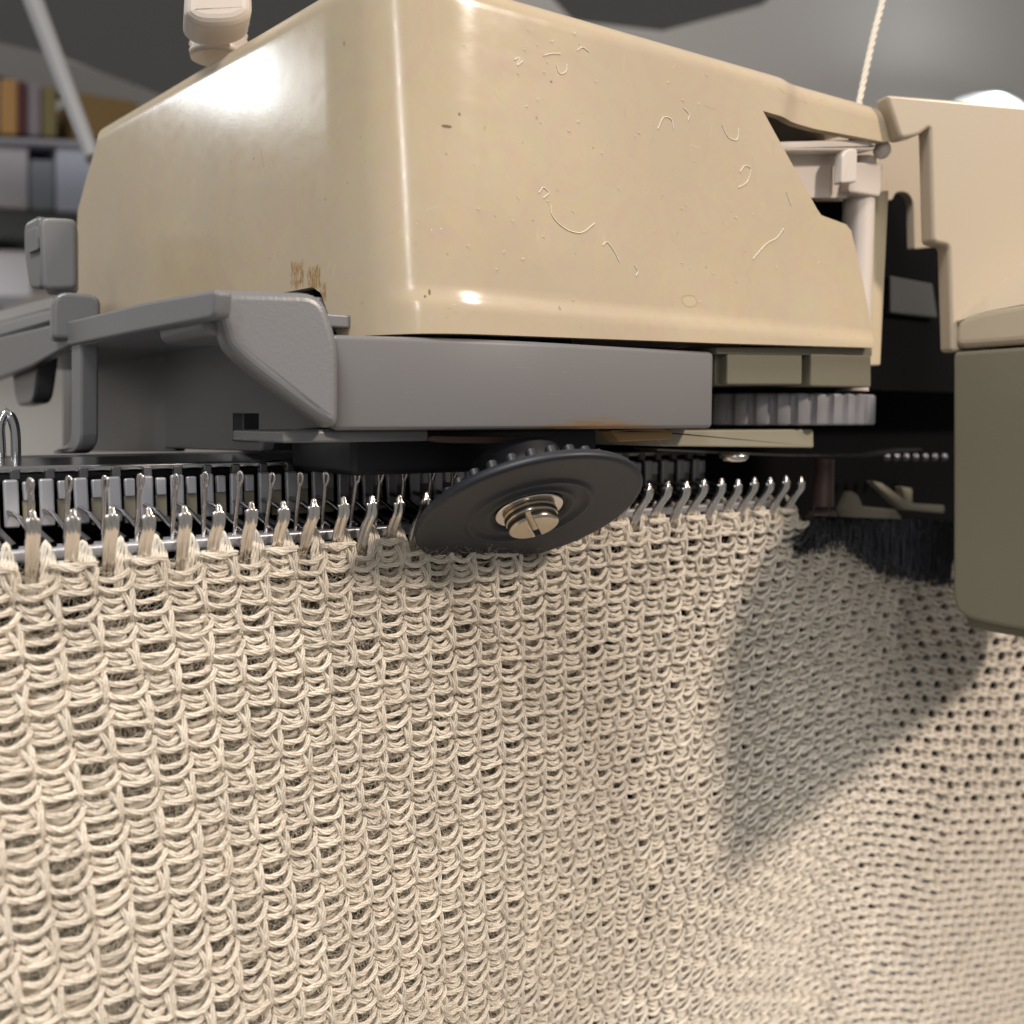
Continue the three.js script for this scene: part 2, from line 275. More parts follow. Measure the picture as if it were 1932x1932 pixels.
// one front pin: a stamped, grooved peg with a small cone on top, its foot further back than its tip
function pegGeometry() {
  const path = [[-9.6, -5.2], [-8.6, -4.6], [-7, -3.7], [-5.4, -2.7], [-4.2, -1.7], [-3.3, -0.8], [-2.6, -0.25], [-1.9, -0.02], [-1.2, 0]];   // y, z
  const half = 0.88, t = 0.55;                                       // half width, half thickness
  const ring = (w, d) => { const o = []; const S = [[-1, 0], [-0.92, 0.75], [-0.62, 1], [-0.36, 0.98], [-0.2, 0.62], [0, 0.5], [0.2, 0.62], [0.36, 0.98], [0.62, 1], [0.92, 0.75], [1, 0], [0.8, -0.8], [0.3, -1], [-0.3, -1], [-0.8, -0.8]]; for (const [a, b] of S) o.push([a * w, b * d]); return o; };
  const sec = path.map(([y, z], i) => ({ y, z, r: ring(half * (0.94 + 0.06 * i / 7), t) }));
  sec.push({ y: -1.05, z: 0, r: ring(half * 0.86, t * 0.9) }, { y: -1.0, z: 0, r: ring(half * 0.55, t * 0.75) }, { y: -0.35, z: 0, r: ring(half * 0.42, t * 0.62) }, { y: -0.06, z: 0, r: ring(half * 0.26, t * 0.4) }, { y: 0, z: 0, r: ring(0.02, 0.02) });
  const n = 15, pos = [], idx = [];
  for (const s of sec) for (const [a, b] of s.r) pos.push(a, s.y, s.z + b);
  for (let i = 0; i < sec.length - 1; i++) for (let k = 0; k < n; k++) { const a = i * n + k, b = i * n + (k + 1) % n; idx.push(a, a + n, b, b, a + n, b + n); }
  const g = new THREE.BufferGeometry(); g.setAttribute('position', new THREE.Float32BufferAttribute(pos, 3)); g.setAttribute('uv', new THREE.Float32BufferAttribute(new Array(pos.length / 3 * 2).fill(0), 2)); g.setIndex(idx);
  return toCreasedNormals(g, 0.9);
}
{
  const g = pegGeometry(); g.scale(MM, MM, MM);
  const r = rng(5);
  for (let i = -2; i <= 31; i++) { const o = new THREE.Mesh(g, M.steel); o.name = 'gate_peg'; o.position.set((PITCH * i - 60) * MM, (30 + rr(-0.25, 0.25, r)) * MM, 20 * MM); o.rotation.set(rr(-0.03, 0.03, r), rr(-0.08, 0.08, r) - 0.1, rr(-0.03, 0.03, r)); o.castShadow = o.receiveShadow = true; bed.add(o); }
}
// latch needles behind the pins: thin stems with a hook eye on top, each a thing that slides by itself
{
  const b0 = V3(0, -6, -9.5);
  const stem = tube([V3(0, -6, -10), V3(0, -3, -9.3), V3(0, 0, -8.4), V3(0, 1.6, -8)], 0.34, 12, 7);
  const hook = tube([V3(-0.05, 1.2, -8.2), V3(-0.22, 2.2, -7.9), V3(-0.2, 3.0, -7.7), V3(0.02, 3.35, -7.6), V3(0.26, 3.0, -7.4), V3(0.24, 2.1, -7.5), V3(0.08, 1.4, -7.9)], 0.24, 20, 7);
  const needle = thing('latch_needle', V3(1.2 - PITCH * 2, 0, 0).add(b0), 'thin steel hook of a latch needle standing behind the thick pins', 'needle', 'latch needles in a row behind the pins');
  needle.__b = b0.clone();
  mesh('stem', stem, M.steel, needle); mesh('hook', hook, M.steel, needle);
  const r = rng(9);
  for (let i = -1; i <= 17; i++) { const c = needle.clone(); c.name = numbered('latch_needle'); c.position.x = (1.2 + PITCH * i + rr(-0.3, 0.3, r)) * MM; c.position.y += rr(-0.3, 0.3, r) * MM; c.rotation.z = rr(-0.04, 0.04, r); scene.add(c); }
}
// needle butts standing up from the bed behind the rail
{
  const g = tube([V3(0, 3, -40), V3(0, 7, -40), V3(0.1, 10.4, -40), V3(1.0, 11.9, -40), V3(1.9, 10.4, -40), V3(2.0, 3, -40)], 0.75, 24, 8);
  const base = thing('needle_butt', V3(0, 4.5, -40), 'polished bent steel needle butt standing on the rail', 'needle butt', 'needle butts at the left of the rail');
  base.__b = V3(0, 4.5, -40); mesh('bent_wire', g, M.chrome, base);
  base.position.x = -6.2 * MM;
  for (const x of [-1.5, 3.2]) { const c = base.clone(); c.name = numbered('needle_butt'); c.position.x = x * MM; scene.add(c); }
}

// ---------------------------------------------------------------- carriage
const car = thing('knitting_carriage', V3(90, 9, -40), 'cream plastic knitting machine carriage with grey front arm and black wheel', 'carriage');
// cover: plan runs from the back of the left side round a rounded corner along the front
const CZ = 12, CORNER = V3(41.5, 0, CZ), BACK = V3(31.5, 0, -88);
const coverTex = (() => {
  const W = 2048, H = 1024, c = document.createElement('canvas'); c.width = W; c.height = H; const x = c.getContext('2d');
  x.fillStyle = 'rgb(184,168,146)'; x.fillRect(0, 0, W, H);
  const r = rng(77), S = W / 230;                                    // 230 mm across, y up from 10 mm
  const px = (s, y) => [s * S, H - (y - 10) * S];
  for (let k = 0; k < 500; k++) { const a = 0.012 + 0.02 * r(), sx = r() * W, sy = r() * H, q = 30 + 140 * r(); const gr = x.createRadialGradient(sx, sy, 0, sx, sy, q); const t = r() < 0.5 ? '232,214,176' : '184,160,120'; gr.addColorStop(0, `rgba(${t},${a * 2})`); gr.addColorStop(1, `rgba(${t},0)`); x.fillStyle = gr; x.fillRect(sx - q, sy - q, 2 * q, 2 * q); }
  for (let k = 0; k < 520; k++) { x.fillStyle = `rgba(90,72,50,${0.10 + 0.5 * r() * r()})`; const q = 0.5 + 1.2 * r() * r(); x.beginPath(); x.ellipse(r() * W, r() * H, q * (1 + r()), q, r() * 3, 0, 7); x.fill(); }
  for (let k = 0; k < 260; k++) { x.strokeStyle = r() < 0.5 ? `rgba(120,100,72,${0.10 + 0.16 * r()})` : `rgba(236,222,190,${0.1 + 0.2 * r()})`; x.lineWidth = 0.6 + r(); const a = r() * W, b = r() * H, d = r() * 6.3, L = 4 + 22 * r(); x.beginPath(); x.moveTo(a, b); x.quadraticCurveTo(a + Math.cos(d) * L * 0.5 + 4 * (r() - 0.5), b + Math.sin(d) * L * 0.5 + 4 * (r() - 0.5), a + Math.cos(d) * L, b + Math.sin(d) * L); x.stroke(); }
  return { c, x, px, S, r };
})();
function planPoint(s) {   // s in mm along the outside, 0 at the back of the side, 100.5 at the corner; returns point and outward normal
  const L = CORNER.distanceTo(BACK), a = CORNER.clone().sub(BACK).normalize(), b = V3(1, 0, 0), R = 15, cut = R;
  if (s < L - cut) return BACK.clone().addScaledVector(a, s);
  if (s > L + cut) return CORNER.clone().addScaledVector(b, s - L);
  const t = (s - L + cut) / (2 * cut), A = CORNER.clone().addScaledVector(a, -cut), B = CORNER.clone().addScaledVector(b, cut);
  return A.multiplyScalar((1 - t) * (1 - t)).addScaledVector(CORNER, 2 * t * (1 - t)).addScaledVector(B, t * t);
}
const SL = CORNER.distanceTo(BACK);
const frontX = (u, v) => PZ(u, v, CZ);
const sOf = (X) => SL + X - CORNER.x;
const TOPY = 70.2;
{
  // heights of the lower edge along s; the edge steps up where the grey arm passes under the side
  const yb = (s) => { const t = Math.min(1, Math.max(0, (s - 81) / 7.4)), q = t < 0.35 ? 1 - 0.12 * smooth(0, 0.35, t) : t < 0.95 ? 0.88 - 0.86 * Math.pow((t - 0.35) / 0.6, 0.85) : 0.02 * (1 - t) / 0.05; return 22.2 + 7.6 * q + table([[88, 0], [SL, 0.1], [SL + 18, 0.4], [SL + 60, 1.1], [SL + 105, 2.1]], s); };
  // right boundary as X at height y
  const nb = [[655, 1645], [600, 1640], [520, 1627], [440, 1611], [428, 1598], [418, 1560], [410, 1553], [205, 1450], [-400, 1450]];
  const rb = nb.map(([v, u]) => { const p = frontX(u, v); return [p.y, p.x]; });
  rb[rb.length - 1] = [TOPY + 5, rb[rb.length - 2][1]];
  const rightX = (y) => table(rb, y);
  const leftS = (y) => table(LEFT, y);
  const LEFT = [[22, -18.6], [34, -18.1], [44, -17], [52.5, -15.4], [60.2, -8.7], [65.6, -3.5], [70.2, 0.4], [80, 3]];
  const FIL = 3.2; let lastS = 0;
  const body = (fs, ft) => {
    // rows go up the wall, the last rows round over into the roof
    const roof = ft > 0.86, k = roof ? (ft - 0.86) / 0.14 : 0, tt = roof ? 1 : ft / 0.86;
    const yGuess = 22 + (TOPY - FIL - 22) * tt;
    const s0 = leftS(yGuess), s1 = sOf(rightX(yGuess)), q = fs, s = q < 0.12 ? s0 + (24 - s0) * q / 0.12 : q < 0.7 ? 24 + (148 - 24) * (q - 0.12) / 0.58 : 148 + (s1 - 148) * (q - 0.7) / 0.3; lastS = s;
    const b0 = yb(s); let y = b0 + (TOPY - FIL - b0) * tt;
    const p = planPoint(s), p2 = planPoint(s + 0.5), tan = p2.clone().sub(p).normalize(), nrm = V3(-tan.z, 0, tan.x).normalize(); if (nrm.dot(V3(-0.7, 0, 0.7)) < 0) nrm.negate();
    const draft = -0.035 * (y - 24) * smooth(SL - 10, SL + 8, s);
    const band = 0.55 * (1 - smooth(26.6, 28.6, y + 0.015 * (s - SL))) * smooth(SL - 4, SL + 6, s);
    let out = draft + band + 0.05 * (fbm(s * 0.06, y * 0.06) - 0.5);
    if (roof) { const a = k * Math.PI / 2; y += FIL * Math.sin(a); out -= FIL * (1 - Math.cos(a)); }
    return V3(p.x + nrm.x * out, y, p.z + nrm.z * out);
  };
  const g1 = shell(420, 54, body, (a, b, p) => [lastS / 230 + 0.22, (p.y - 10) / 115], 1.6);
  // strip above the thread recess
  const low = [[1450, 205], [1560, 237], [1640, 252], [1690, 262], [1722, 258], [1752, 240]].map(([u, v]) => { const p = frontX(u, v); return [p.x, p.y]; });
  const xa = low[0][0], xb = low[low.length - 1][0];
  const strip = (a, b) => {
    const X = xa + (xb - xa) * a, y0 = table(low, X), roof = b > 0.7, k = roof ? (b - 0.7) / 0.3 : 0, tt = roof ? 1 : b / 0.7, top = TOPY - FIL;
    let y = y0 + (top - y0) * tt, z = CZ - 0.035 * (y - 24) - 1.2 * smooth(118, 124, X - (y - 62) * 0.3);
    if (roof) { const q = k * Math.PI / 2; y += FIL * Math.sin(q); z -= FIL * (1 - Math.cos(q)); }
    return V3(X, y, z);
  };
  const g2 = shell(40, 20, strip, (a, b, p) => [(SL + p.x - CORNER.x) / 230 + 0.22, (p.y - 10) / 115], 1.6);
  // dirt on the cover, where the photograph shows it
  const { c, x, px, S, r } = coverTex;
  const uvPix = (X, y) => [((SL + X - CORNER.x) / 230 + 0.22) * 2048 , 1024 - (y - 10) / 115 * 1024];
  const at = (u, v) => { if (u < 700) { const p = PX(u, v, 40.6); return uvPix(CORNER.x - SL + (p.z + 88) / 0.995, p.y); } const p = frontX(u, v); return uvPix(p.x, p.y); };
  for (const [u, v, w, h, n] of [[578, 515, 15, 40, 150], [604, 522, 14, 36, 150], [617, 545, 8, 22, 50]]) { const [a, b] = at(u, v); for (let k = 0; k < n; k++) { x.strokeStyle = `rgba(${120 + 30 * r()},${82 + 20 * r()},40,${0.25 + 0.3 * r()})`; x.lineWidth = 0.6 + 1.1 * r(); const q = a + (r() - 0.5) * w * 2.2, z = b + (r() - 0.5) * h * 0.8; x.beginPath(); x.moveTo(q, z); x.lineTo(q + (r() - 0.5) * 4, z + 3 + 7 * r()); x.stroke(); } }
  for (const [u, v, w, h] of [[845, 232, 14, 3], [872, 211, 3, 3], [805, 548, 3, 6], [795, 556, 3, 3], [1050, 150, 3, 2]]) { const [a, b] = at(u, v); x.fillStyle = 'rgba(70,56,40,0.6)'; x.beginPath(); x.ellipse(a, b, w * 0.6, h * 0.6, 0, 0, 7); x.fill(); }
  { const [a, b] = at(1302, 568); x.strokeStyle = 'rgba(120,96,66,0.45)'; x.lineWidth = 1.1; x.fillStyle = 'rgba(200,182,150,0.5)'; x.beginPath(); for (let k = 0; k <= 16; k++) { const q = k / 16 * 6.283, R = 11 * (0.8 + 0.35 * vn(k % 16 * 1.7, 3)); x.lineTo(a + Math.cos(q) * R * 1.35, b + Math.sin(q) * R * 0.75); } x.fill(); x.stroke(); }
  const map = new THREE.CanvasTexture(c); map.colorSpace = THREE.SRGBColorSpace; map.wrapS = map.wrapT = THREE.RepeatWrapping;
  M.cover = std({ map, roughness: 0.30, roughnessMap: rep(smudge, 1.3), bumpMap: rep(peel, 7), bumpScale: 0.0000025 });
  M.cover.roughness = 0.30;   // times the smudge map, about 0.6
  M.coverPlain = std({ color: lin(0.48, 0.40, 0.30), roughness: 0.3, bumpMap: rep(peel, 1 / 40), bumpScale: 0.000008 });
  const cover = mesh('cover', merge([g1, g2]), M.cover, car);
  // roof of the cover and the hidden back wall
  const e = (s) => planPoint(s);
  mesh('roof', prism([[34.4, -86], [44.3, 7], [xb - 4, 6], [xb - 4, -14], [xb + 40, -14], [xb + 40, -86]], TOPY - 1.8, TOPY - 0.05, 0.2, 3), M.coverPlain, car);
  mesh('inner_wall', slab([[1540, 215, 0], [1800, 230, 0], [1800, 462, 0.5], [1726, 470, 0.5], [1724, 380, 2], [1712, 362, 2], [1690, 362, 2], [1684, 378, 1], [1540, 378, 0]], V3(0, 0, -9), V3(0, 0, 1), 2, 0.2, 0), M.coverPlain, car);
}

// grey arm on the left: top plate, rounded front cap, side opening with its post and inner walls
{
  const cv = document.createElement('canvas'); cv.width = 2048; cv.height = 512; const x = cv.getContext('2d'), r = rng(404);
  x.fillStyle = 'rgb(114,112,112)'; x.fillRect(0, 0, 2048, 512);
  const U = (X) => (X - 30) / 80 * 2048, W = (y) => 512 - (y - 8) / 16 * 512;
  for (let k = 0; k < 900; k++) { x.fillStyle = r() < 0.5 ? `rgba(160,156,150,${0.1 + 0.3 * r()})` : `rgba(80,74,66,${0.1 + 0.3 * r()})`; x.beginPath(); x.ellipse(r() * 2048, r() * 512, 0.6 + 2.2 * r() * r(), 0.6 + 1.6 * r() * r(), r() * 3, 0, 7); x.fill(); }
  for (let k = 0; k < 70; k++) { x.strokeStyle = `rgba(170,168,164,${0.08 + 0.2 * r()})`; x.lineWidth = 0.7 + r(); const a = r() * 2048, b = r() * 512, L = 10 + 60 * r(); x.beginPath(); x.moveTo(a, b); x.lineTo(a + L, b + (r() - 0.5) * 14); x.stroke(); }
  for (let k = 0; k < 1500; k++) {   // brown streaks along the lower edge above the wheel
    const q = r() + r() - 1, X = 75 + 17 * q, y = 9.0 + 2.5 * r() * r() * (1.1 - Math.abs(q)); x.strokeStyle = `rgba(${104 + 50 * r()},${74 + 30 * r()},${34 + 24 * r()},${0.05 + 0.15 * r()})`; x.lineWidth = 1 + 5 * r(); const L = 20 + 80 * r(); x.beginPath(); x.moveTo(U(X), W(y)); x.lineTo(U(X) + L, W(y) + (r() - 0.5) * 8); x.stroke(); }
  const tx = new THREE.CanvasTexture(cv); tx.colorSpace = THREE.SRGBColorSpace;
  M.armGrey = std({ map: tx, roughness: 0.36 });
  const planar = (g) => { const p = g.attributes.position, uv = g.attributes.uv; for (let k = 0; k < p.count; k++) uv.setXY(k, (p.getX(k) - 30) / 80, (p.getY(k) - 8) / 16); return g; };
  const arm = mesh('front_arm', planar( prism([[35.4, 7.6, 0.9], [58, 13.6, 11], [102.2, 12, 1.2], [102.2, -14, 1], [52, -14, 1], [36.4, 3, 1]], 9.4, 21.9, 0.8, 1.2)), M.armGrey, car);
  const o = ZP(11.5);
  mesh('corner_cap', slab([[402, 545, 3], [612, 551, 3], [641, 652, 1], [641, 812, 2.2], [602, 793, 6], [436, 668, 5], [420, 630, 5]], V3(30, 20, 9.6), V3(-0.1, 0.06, 1), 4.2, 1.2, 2), M.grey, car);
  mesh('cap_top', box(24.6, 23.4, -4, 10.5, 4.6, 20, 1.6), M.grey, car);
  // side rim (plane x = 18), seen running away to the left
  mesh('side_rim', slab([[405, 545, 1], [270, 570, 6], [135, 604, 3], [-60, 650, 0], [-60, 735, 0], [60, 690, 2], [128, 652, 1], [250, 628, 3], [402, 600, 1]], V3(18, 0, 0), V3(-1, 0, 0), 2.2, 0.5, 0.8), M.grey, car);
  mesh('top_plate', slab([[19, 2], [19, -150], [60, -150], [60, 2]].map(([a, b]) => [a, -b]), V3(0, 25.2, 0), V3(0, 1, 0.0001), 1.8, 0.3, 1, true), M.grey, car);
  mesh('side_post', slab([[138, 606, 1], [160, 606, 1], [152, 640, 1], [152, 835, 2], [140, 856, 3], [100, 856, 1.5], [104, 846, 2], [128, 838, 3], [134, 820, 2], [134, 650, 1]], V3(18.6, 0, 0), V3(-1, 0, 0), 3, 0.5, 1), M.grey, car);
  mesh('side_block', slab([[-40, 664, 2], [74, 664, 3], [62, 760, 4], [30, 768, 4], [22, 700, 3], [-40, 690, 2]], V3(20.5, 0, 0), V3(-1, 0, 0), 4, 0.8, 1.2), M.grey, car);
  mesh('inner_side', slab([[118, 600], [330, 560], [330, 852], [118, 852]], V3(38, 0, 0), V3(-1, 0, 0), 2, 0.2, 0.5), M.grey, car);
  // lighter inner wall leaning forward to the front cap
  const a = PX(318, 740, 37), d = V3(40, 0, 1.5), n = V3(-(d.z - a.z), 0, d.x - a.x).normalize(); if (n.x > 0) n.negate();
  mesh('inner_front', slab([[306, 560], [600, 560], [630, 806], [500, 818], [494, 852, 1], [310, 846]], V3(a.x, 0, a.z), n, 2, 0.3, 0.5, false, [[[438, 776], [490, 776], [490, 840], [438, 836]]]), M.grey, car);
  mesh('lower_lip', box(40, 8.6, -3, 22, 1.6, 18, 0.4), M.grey, car);
  // lever and slide at the far left
  const lz = -70;
  const lev = mesh('selector_lever', slab([[72, 408, 2], [145, 412, 1.5], [146, 545, 1], [80, 548, 1.5]], V3(0, 0, lz), V3(-0.25, 0, 1), 9, 0.8, 1.5), M.grey, car);
  mesh('lever_grip', slab([[44, 420, 2], [72, 406, 1], [80, 480, 1], [76, 545, 1], [54, 545, 1], [44, 476, 2]], V3(19, 0, lz), V3(-1, 0, 0.25), 6, 0.7, 1), M.grey, lev);
  mesh('grip_inset', slab([[50, 436], [68, 428], [72, 470], [52, 478]], V3(18.4, 0, lz), V3(-1, 0, 0.25), 0.6, 0.1, 0.5), M.grey, lev);
  mesh('slide_block', slab([[98, 548, 3], [190, 556, 2], [190, 640, 1], [98, 640, 1]], V3(0, 0, lz + 6), V3(-0.15, 0, 1), 8, 0.8, 1), M.grey, car);
  mesh('slide_bar', slab([[-60, 600, 0], [100, 558, 0], [100, 580, 0], [-60, 624, 0]], V3(14, 0, 0), V3(-1, 0.25, 0), 2, 0.6, 0.2), M.chrome, car);
  mesh('slide_bar', slab([[-60, 628, 0], [100, 584, 0], [100, 604, 0], [-60, 650, 0]], V3(15, 0, 0), V3(-1, 0.2, 0), 2, 0.5, 0.2), M.grey, car);
}
// olive insert, ribbed dial and the plate below it
{
  mesh('insert', slab([[1352, 655], [1646, 656], [1646, 672], [1352, 668]], ZP(10.6)[0], ZP(0)[1], 20, 0.25, 0.3), M.olive, car);
  mesh('insert', slab([[1372, 664], [1514, 667], [1514, 726], [1372, 726]], ZP(10.4)[0], ZP(0)[1], 18, 0.35, 0.3), M.olive, car);
  mesh('insert', slab([[1530, 667], [1644, 670], [1644, 731], [1530, 729]], ZP(10.9)[0], ZP(0)[1], 18, 0.35, 0.3), M.olive, car);
  mesh('insert_back', slab([[1350, 660], [1640, 664], [1640, 728], [1350, 726]], ZP(8.6)[0], ZP(0)[1], 18, 0.3, 0.3), M.olive, car);
  mesh('gap_strip', slab([[1100, 634], [1400, 640], [1400, 660], [1100, 652]], ZP(4)[0], ZP(0)[1], 3, 0.2, 0.3), M.brown, car);
  // dial: axis upright
  const c = V3(141, 0, -16.5), d = ray(1651, 775), L = Math.hypot(d.x, d.z), R = Math.abs((c.x - CAM.x) * d.z - (c.z - CAM.z) * d.x) / L, N = Math.round(2 * Math.PI * R / 3.9), pts = [];
  for (let k = 0; k < N * 10; k++) { const t = k / (N * 10) * Math.PI * 2, w = Math.sin(k / 10 * Math.PI * 2), q = R - 0.9 * Math.pow(Math.max(0, -w), 0.8) + 0.1 * Math.max(0, w); pts.push(new THREE.Vector2(c.x + q * Math.cos(t), -(c.z + q * Math.sin(t)))); }
  const g = new THREE.ExtrudeGeometry(new THREE.Shape(pts), { depth: 5.0, bevelEnabled: true, bevelThickness: 0.5, bevelSize: 0.5, bevelOffset: -0.5, bevelSegments: 3 });
  g.translate(0, 0, 0.5); g.rotateX(-Math.PI / 2); g.translate(0, 9.75, 0);
  mesh('ribbed_dial', toCreasedNormals(g, 0.7), M.dial = std({ color: lin(0.23, 0.222, 0.235), roughness: 0.4 }), car);
  mesh('lower_plate', slab([[1230, 812], [1535, 810], [1536, 845], [1250, 842]], ZP(6)[0], ZP(0)[1], 22, 0.3, 0.4), M.paleOlive, car);
  mesh('amber_clip', slab([[1150, 812], [1245, 806], [1270, 812], [1266, 829], [1170, 834]], ZP(9)[0], ZP(0)[1], 3, 0.3, 0.4), M.amber, car);
  const sc = PZ(1385, 858, 3);
  mesh('plate_screw', lathe([[0, -1.3], [2.0, -1.2], [2.6, -0.6], [2.7, 0.4], [0, 0.4]], sc, V3(0, 1, 0), 24), M.steel, car);
  mesh('spring_strip', slab([[1240, 846], [1480, 856], [1640, 857], [1740, 846], [1740, 850], [1640, 862], [1480, 861], [1240, 850]], ZP(0)[0], ZP(0)[1], 6, 0.1, 0.2), M.darkSteel, car);
  mesh('under_block', box(66, 6.2, -13, 46, 7, 22, 1), M.rubberDark, car);
  mesh('under_clip', slab([[815, 822], [985, 824], [985, 838], [850, 836], [815, 830]], ZP(6)[0], ZP(0)[1], 4, 0.2, 0.3), M.brown, car);
}
// pressing wheel under the arm
{
  const c = PZ(1000, 968, 9), dir = c.clone().sub(CAM).normalize(), r = RIGHT, axis = dir.clone().multiplyScalar(-0.39).addScaledVector(r, 0.93 * 0.275).addScaledVector(UPC, -0.93 * 0.961).normalize();
  const depth = c.clone().sub(CAM).dot(FWD), R = 221 * depth / FOC;
  const wheel = mesh('wheel', lathe([[0, -1.5], [R * 0.9, -1.5], [R * 0.975, -1.1], [R * 0.997, -0.5], [R, 0.0], [R * 0.985, 0.28], [R * 0.95, 0.36], [R * 0.60, -0.25], [R * 0.575, -0.2], [R * 0.555, 0.1], [R * 0.54, 0.14], [R * 0.525, 0.1], [R * 0.505, -0.3], [R * 0.48, -0.4], [R * 0.42, -0.38], [R * 0.405, -0.1], [R * 0.39, -0.05], [R * 0.36, -0.1], [R * 0.34, -0.8], [0, -0.8]], c, axis, 96), M.rubber, car);
  const base = c.clone(); wheel.__c = base;
  mesh('washer', lathe([[R * 0.10, -0.9], [R * 0.30, -0.9], [R * 0.305, -0.4], [R * 0.29, -0.25], [R * 0.10, -0.25]], c, axis, 48), M.steel, wheel);
  const sc = lathe([[0, -0.4], [R * 0.22, -0.4], [R * 0.235, 0.2], [R * 0.235, 1.1], [R * 0.22, 1.3], [0, 1.3]], c, axis, 40);
  const screw = mesh('screw', sc, M.screw, wheel);
  const half = (sg) => { const h = [], Q = R * 0.222; for (let k = 0; k <= 20; k++) { const t = Math.acos(0.42 / Q) * (1 - 2 * k / 20); h.push(new THREE.Vector2(sg * Q * Math.cos(t), sg * Q * Math.sin(t))); } const g = new THREE.ExtrudeGeometry(new THREE.Shape(h), { depth: 0.5, bevelEnabled: true, bevelThickness: 0.4, bevelSize: 0.4, bevelOffset: -0.4, bevelSegments: 4 }); g.rotateX(-Math.PI / 2); g.rotateY(0.5); g.applyQuaternion(new THREE.Quaternion().setFromUnitVectors(V3(0, 1, 0), axis)); const p = c.clone().addScaledVector(axis, 1.6); g.translate(p.x, p.y, p.z); return toCreasedNormals(g, 0.5); };
  for (const sg of [-1, 1]) mesh('screw_head', half(sg), M.screw, screw);
  const side = new THREE.Vector3().crossVectors(axis, V3(0, 0, 1)).normalize(), side2 = new THREE.Vector3().crossVectors(axis, side).normalize();
  for (let k = 0; k < 30; k++) { const t = k / 30 * Math.PI * 2, p = c.clone().addScaledVector(side, Math.cos(t) * R * 0.78).addScaledVector(side2, Math.sin(t) * R * 0.78); mesh('stud', cyl(p.clone().addScaledVector(axis, -1.2), p.clone().addScaledVector(axis, -3.4), 1.0, 0.8, 8), M.rubberDark, wheel); }
  mesh('wheel_hub', cyl(c.clone().addScaledVector(axis, -1.5), c.clone().addScaledVector(axis, -9), R * 0.45, R * 0.4, 24), M.rubberDark, wheel);
}
// thread feeder in the recess
{
  const fz = 3, q = ZP(fz), F = (pts, z, d, b = 0.3, r = 0.5) => slab(pts, V3(0, 0, z), V3(0, 0, 1), d, b, r);
  const top = PZ(1625, 300, fz), bot = PZ(1612, 700, fz);
  const feeder = mesh('thread_feeder', cyl(V3(top.x - 1, bot.y - 4, fz), V3(top.x - 0.3, top.y, fz), 3.3, 3.0, 32), M.feeder, car);
  mesh('feeder_collar', F([[1612, 305, 1], [1668, 308, 1], [1662, 372, 1], [1600, 362, 1]], fz + 3.6, 5, 0.5), M.feeder, feeder);
  mesh('feeder_bar', F([[1470, 266, 0.5], [1640, 262, 1], [1655, 276, 0.8], [1650, 284, 0.6], [1470, 286, 0.5]], fz + 5.2, 3.5, 0.6), M.feeder, feeder);
  mesh('feeder_bead', (() => { const g = new THREE.SphereGeometry(1.7, 16, 12), p = PZ(1664, 283, fz + 4); g.translate(p.x, p.y, p.z); return g; })(), M.feeder, feeder);
  mesh('feeder_tab', F([[1590, 290, 1], [1600, 280, 1], [1619, 280, 1], [1617, 344, 0.5], [1588, 346, 0.6]], fz + 6, 2, 0.4), M.feeder, feeder);
  mesh('feeder_plate', F([[1470, 285], [1600, 284], [1600, 374], [1470, 374]], fz + 1.5, 2, 0.3), M.feeder, feeder);
  mesh('guide_strip', F([[1646, 364, 0.4], [1678, 358, 0.4], [1662, 690, 0.4], [1640, 690, 0.4]], fz + 2.2, 2, 0.4), M.cream, feeder);
}
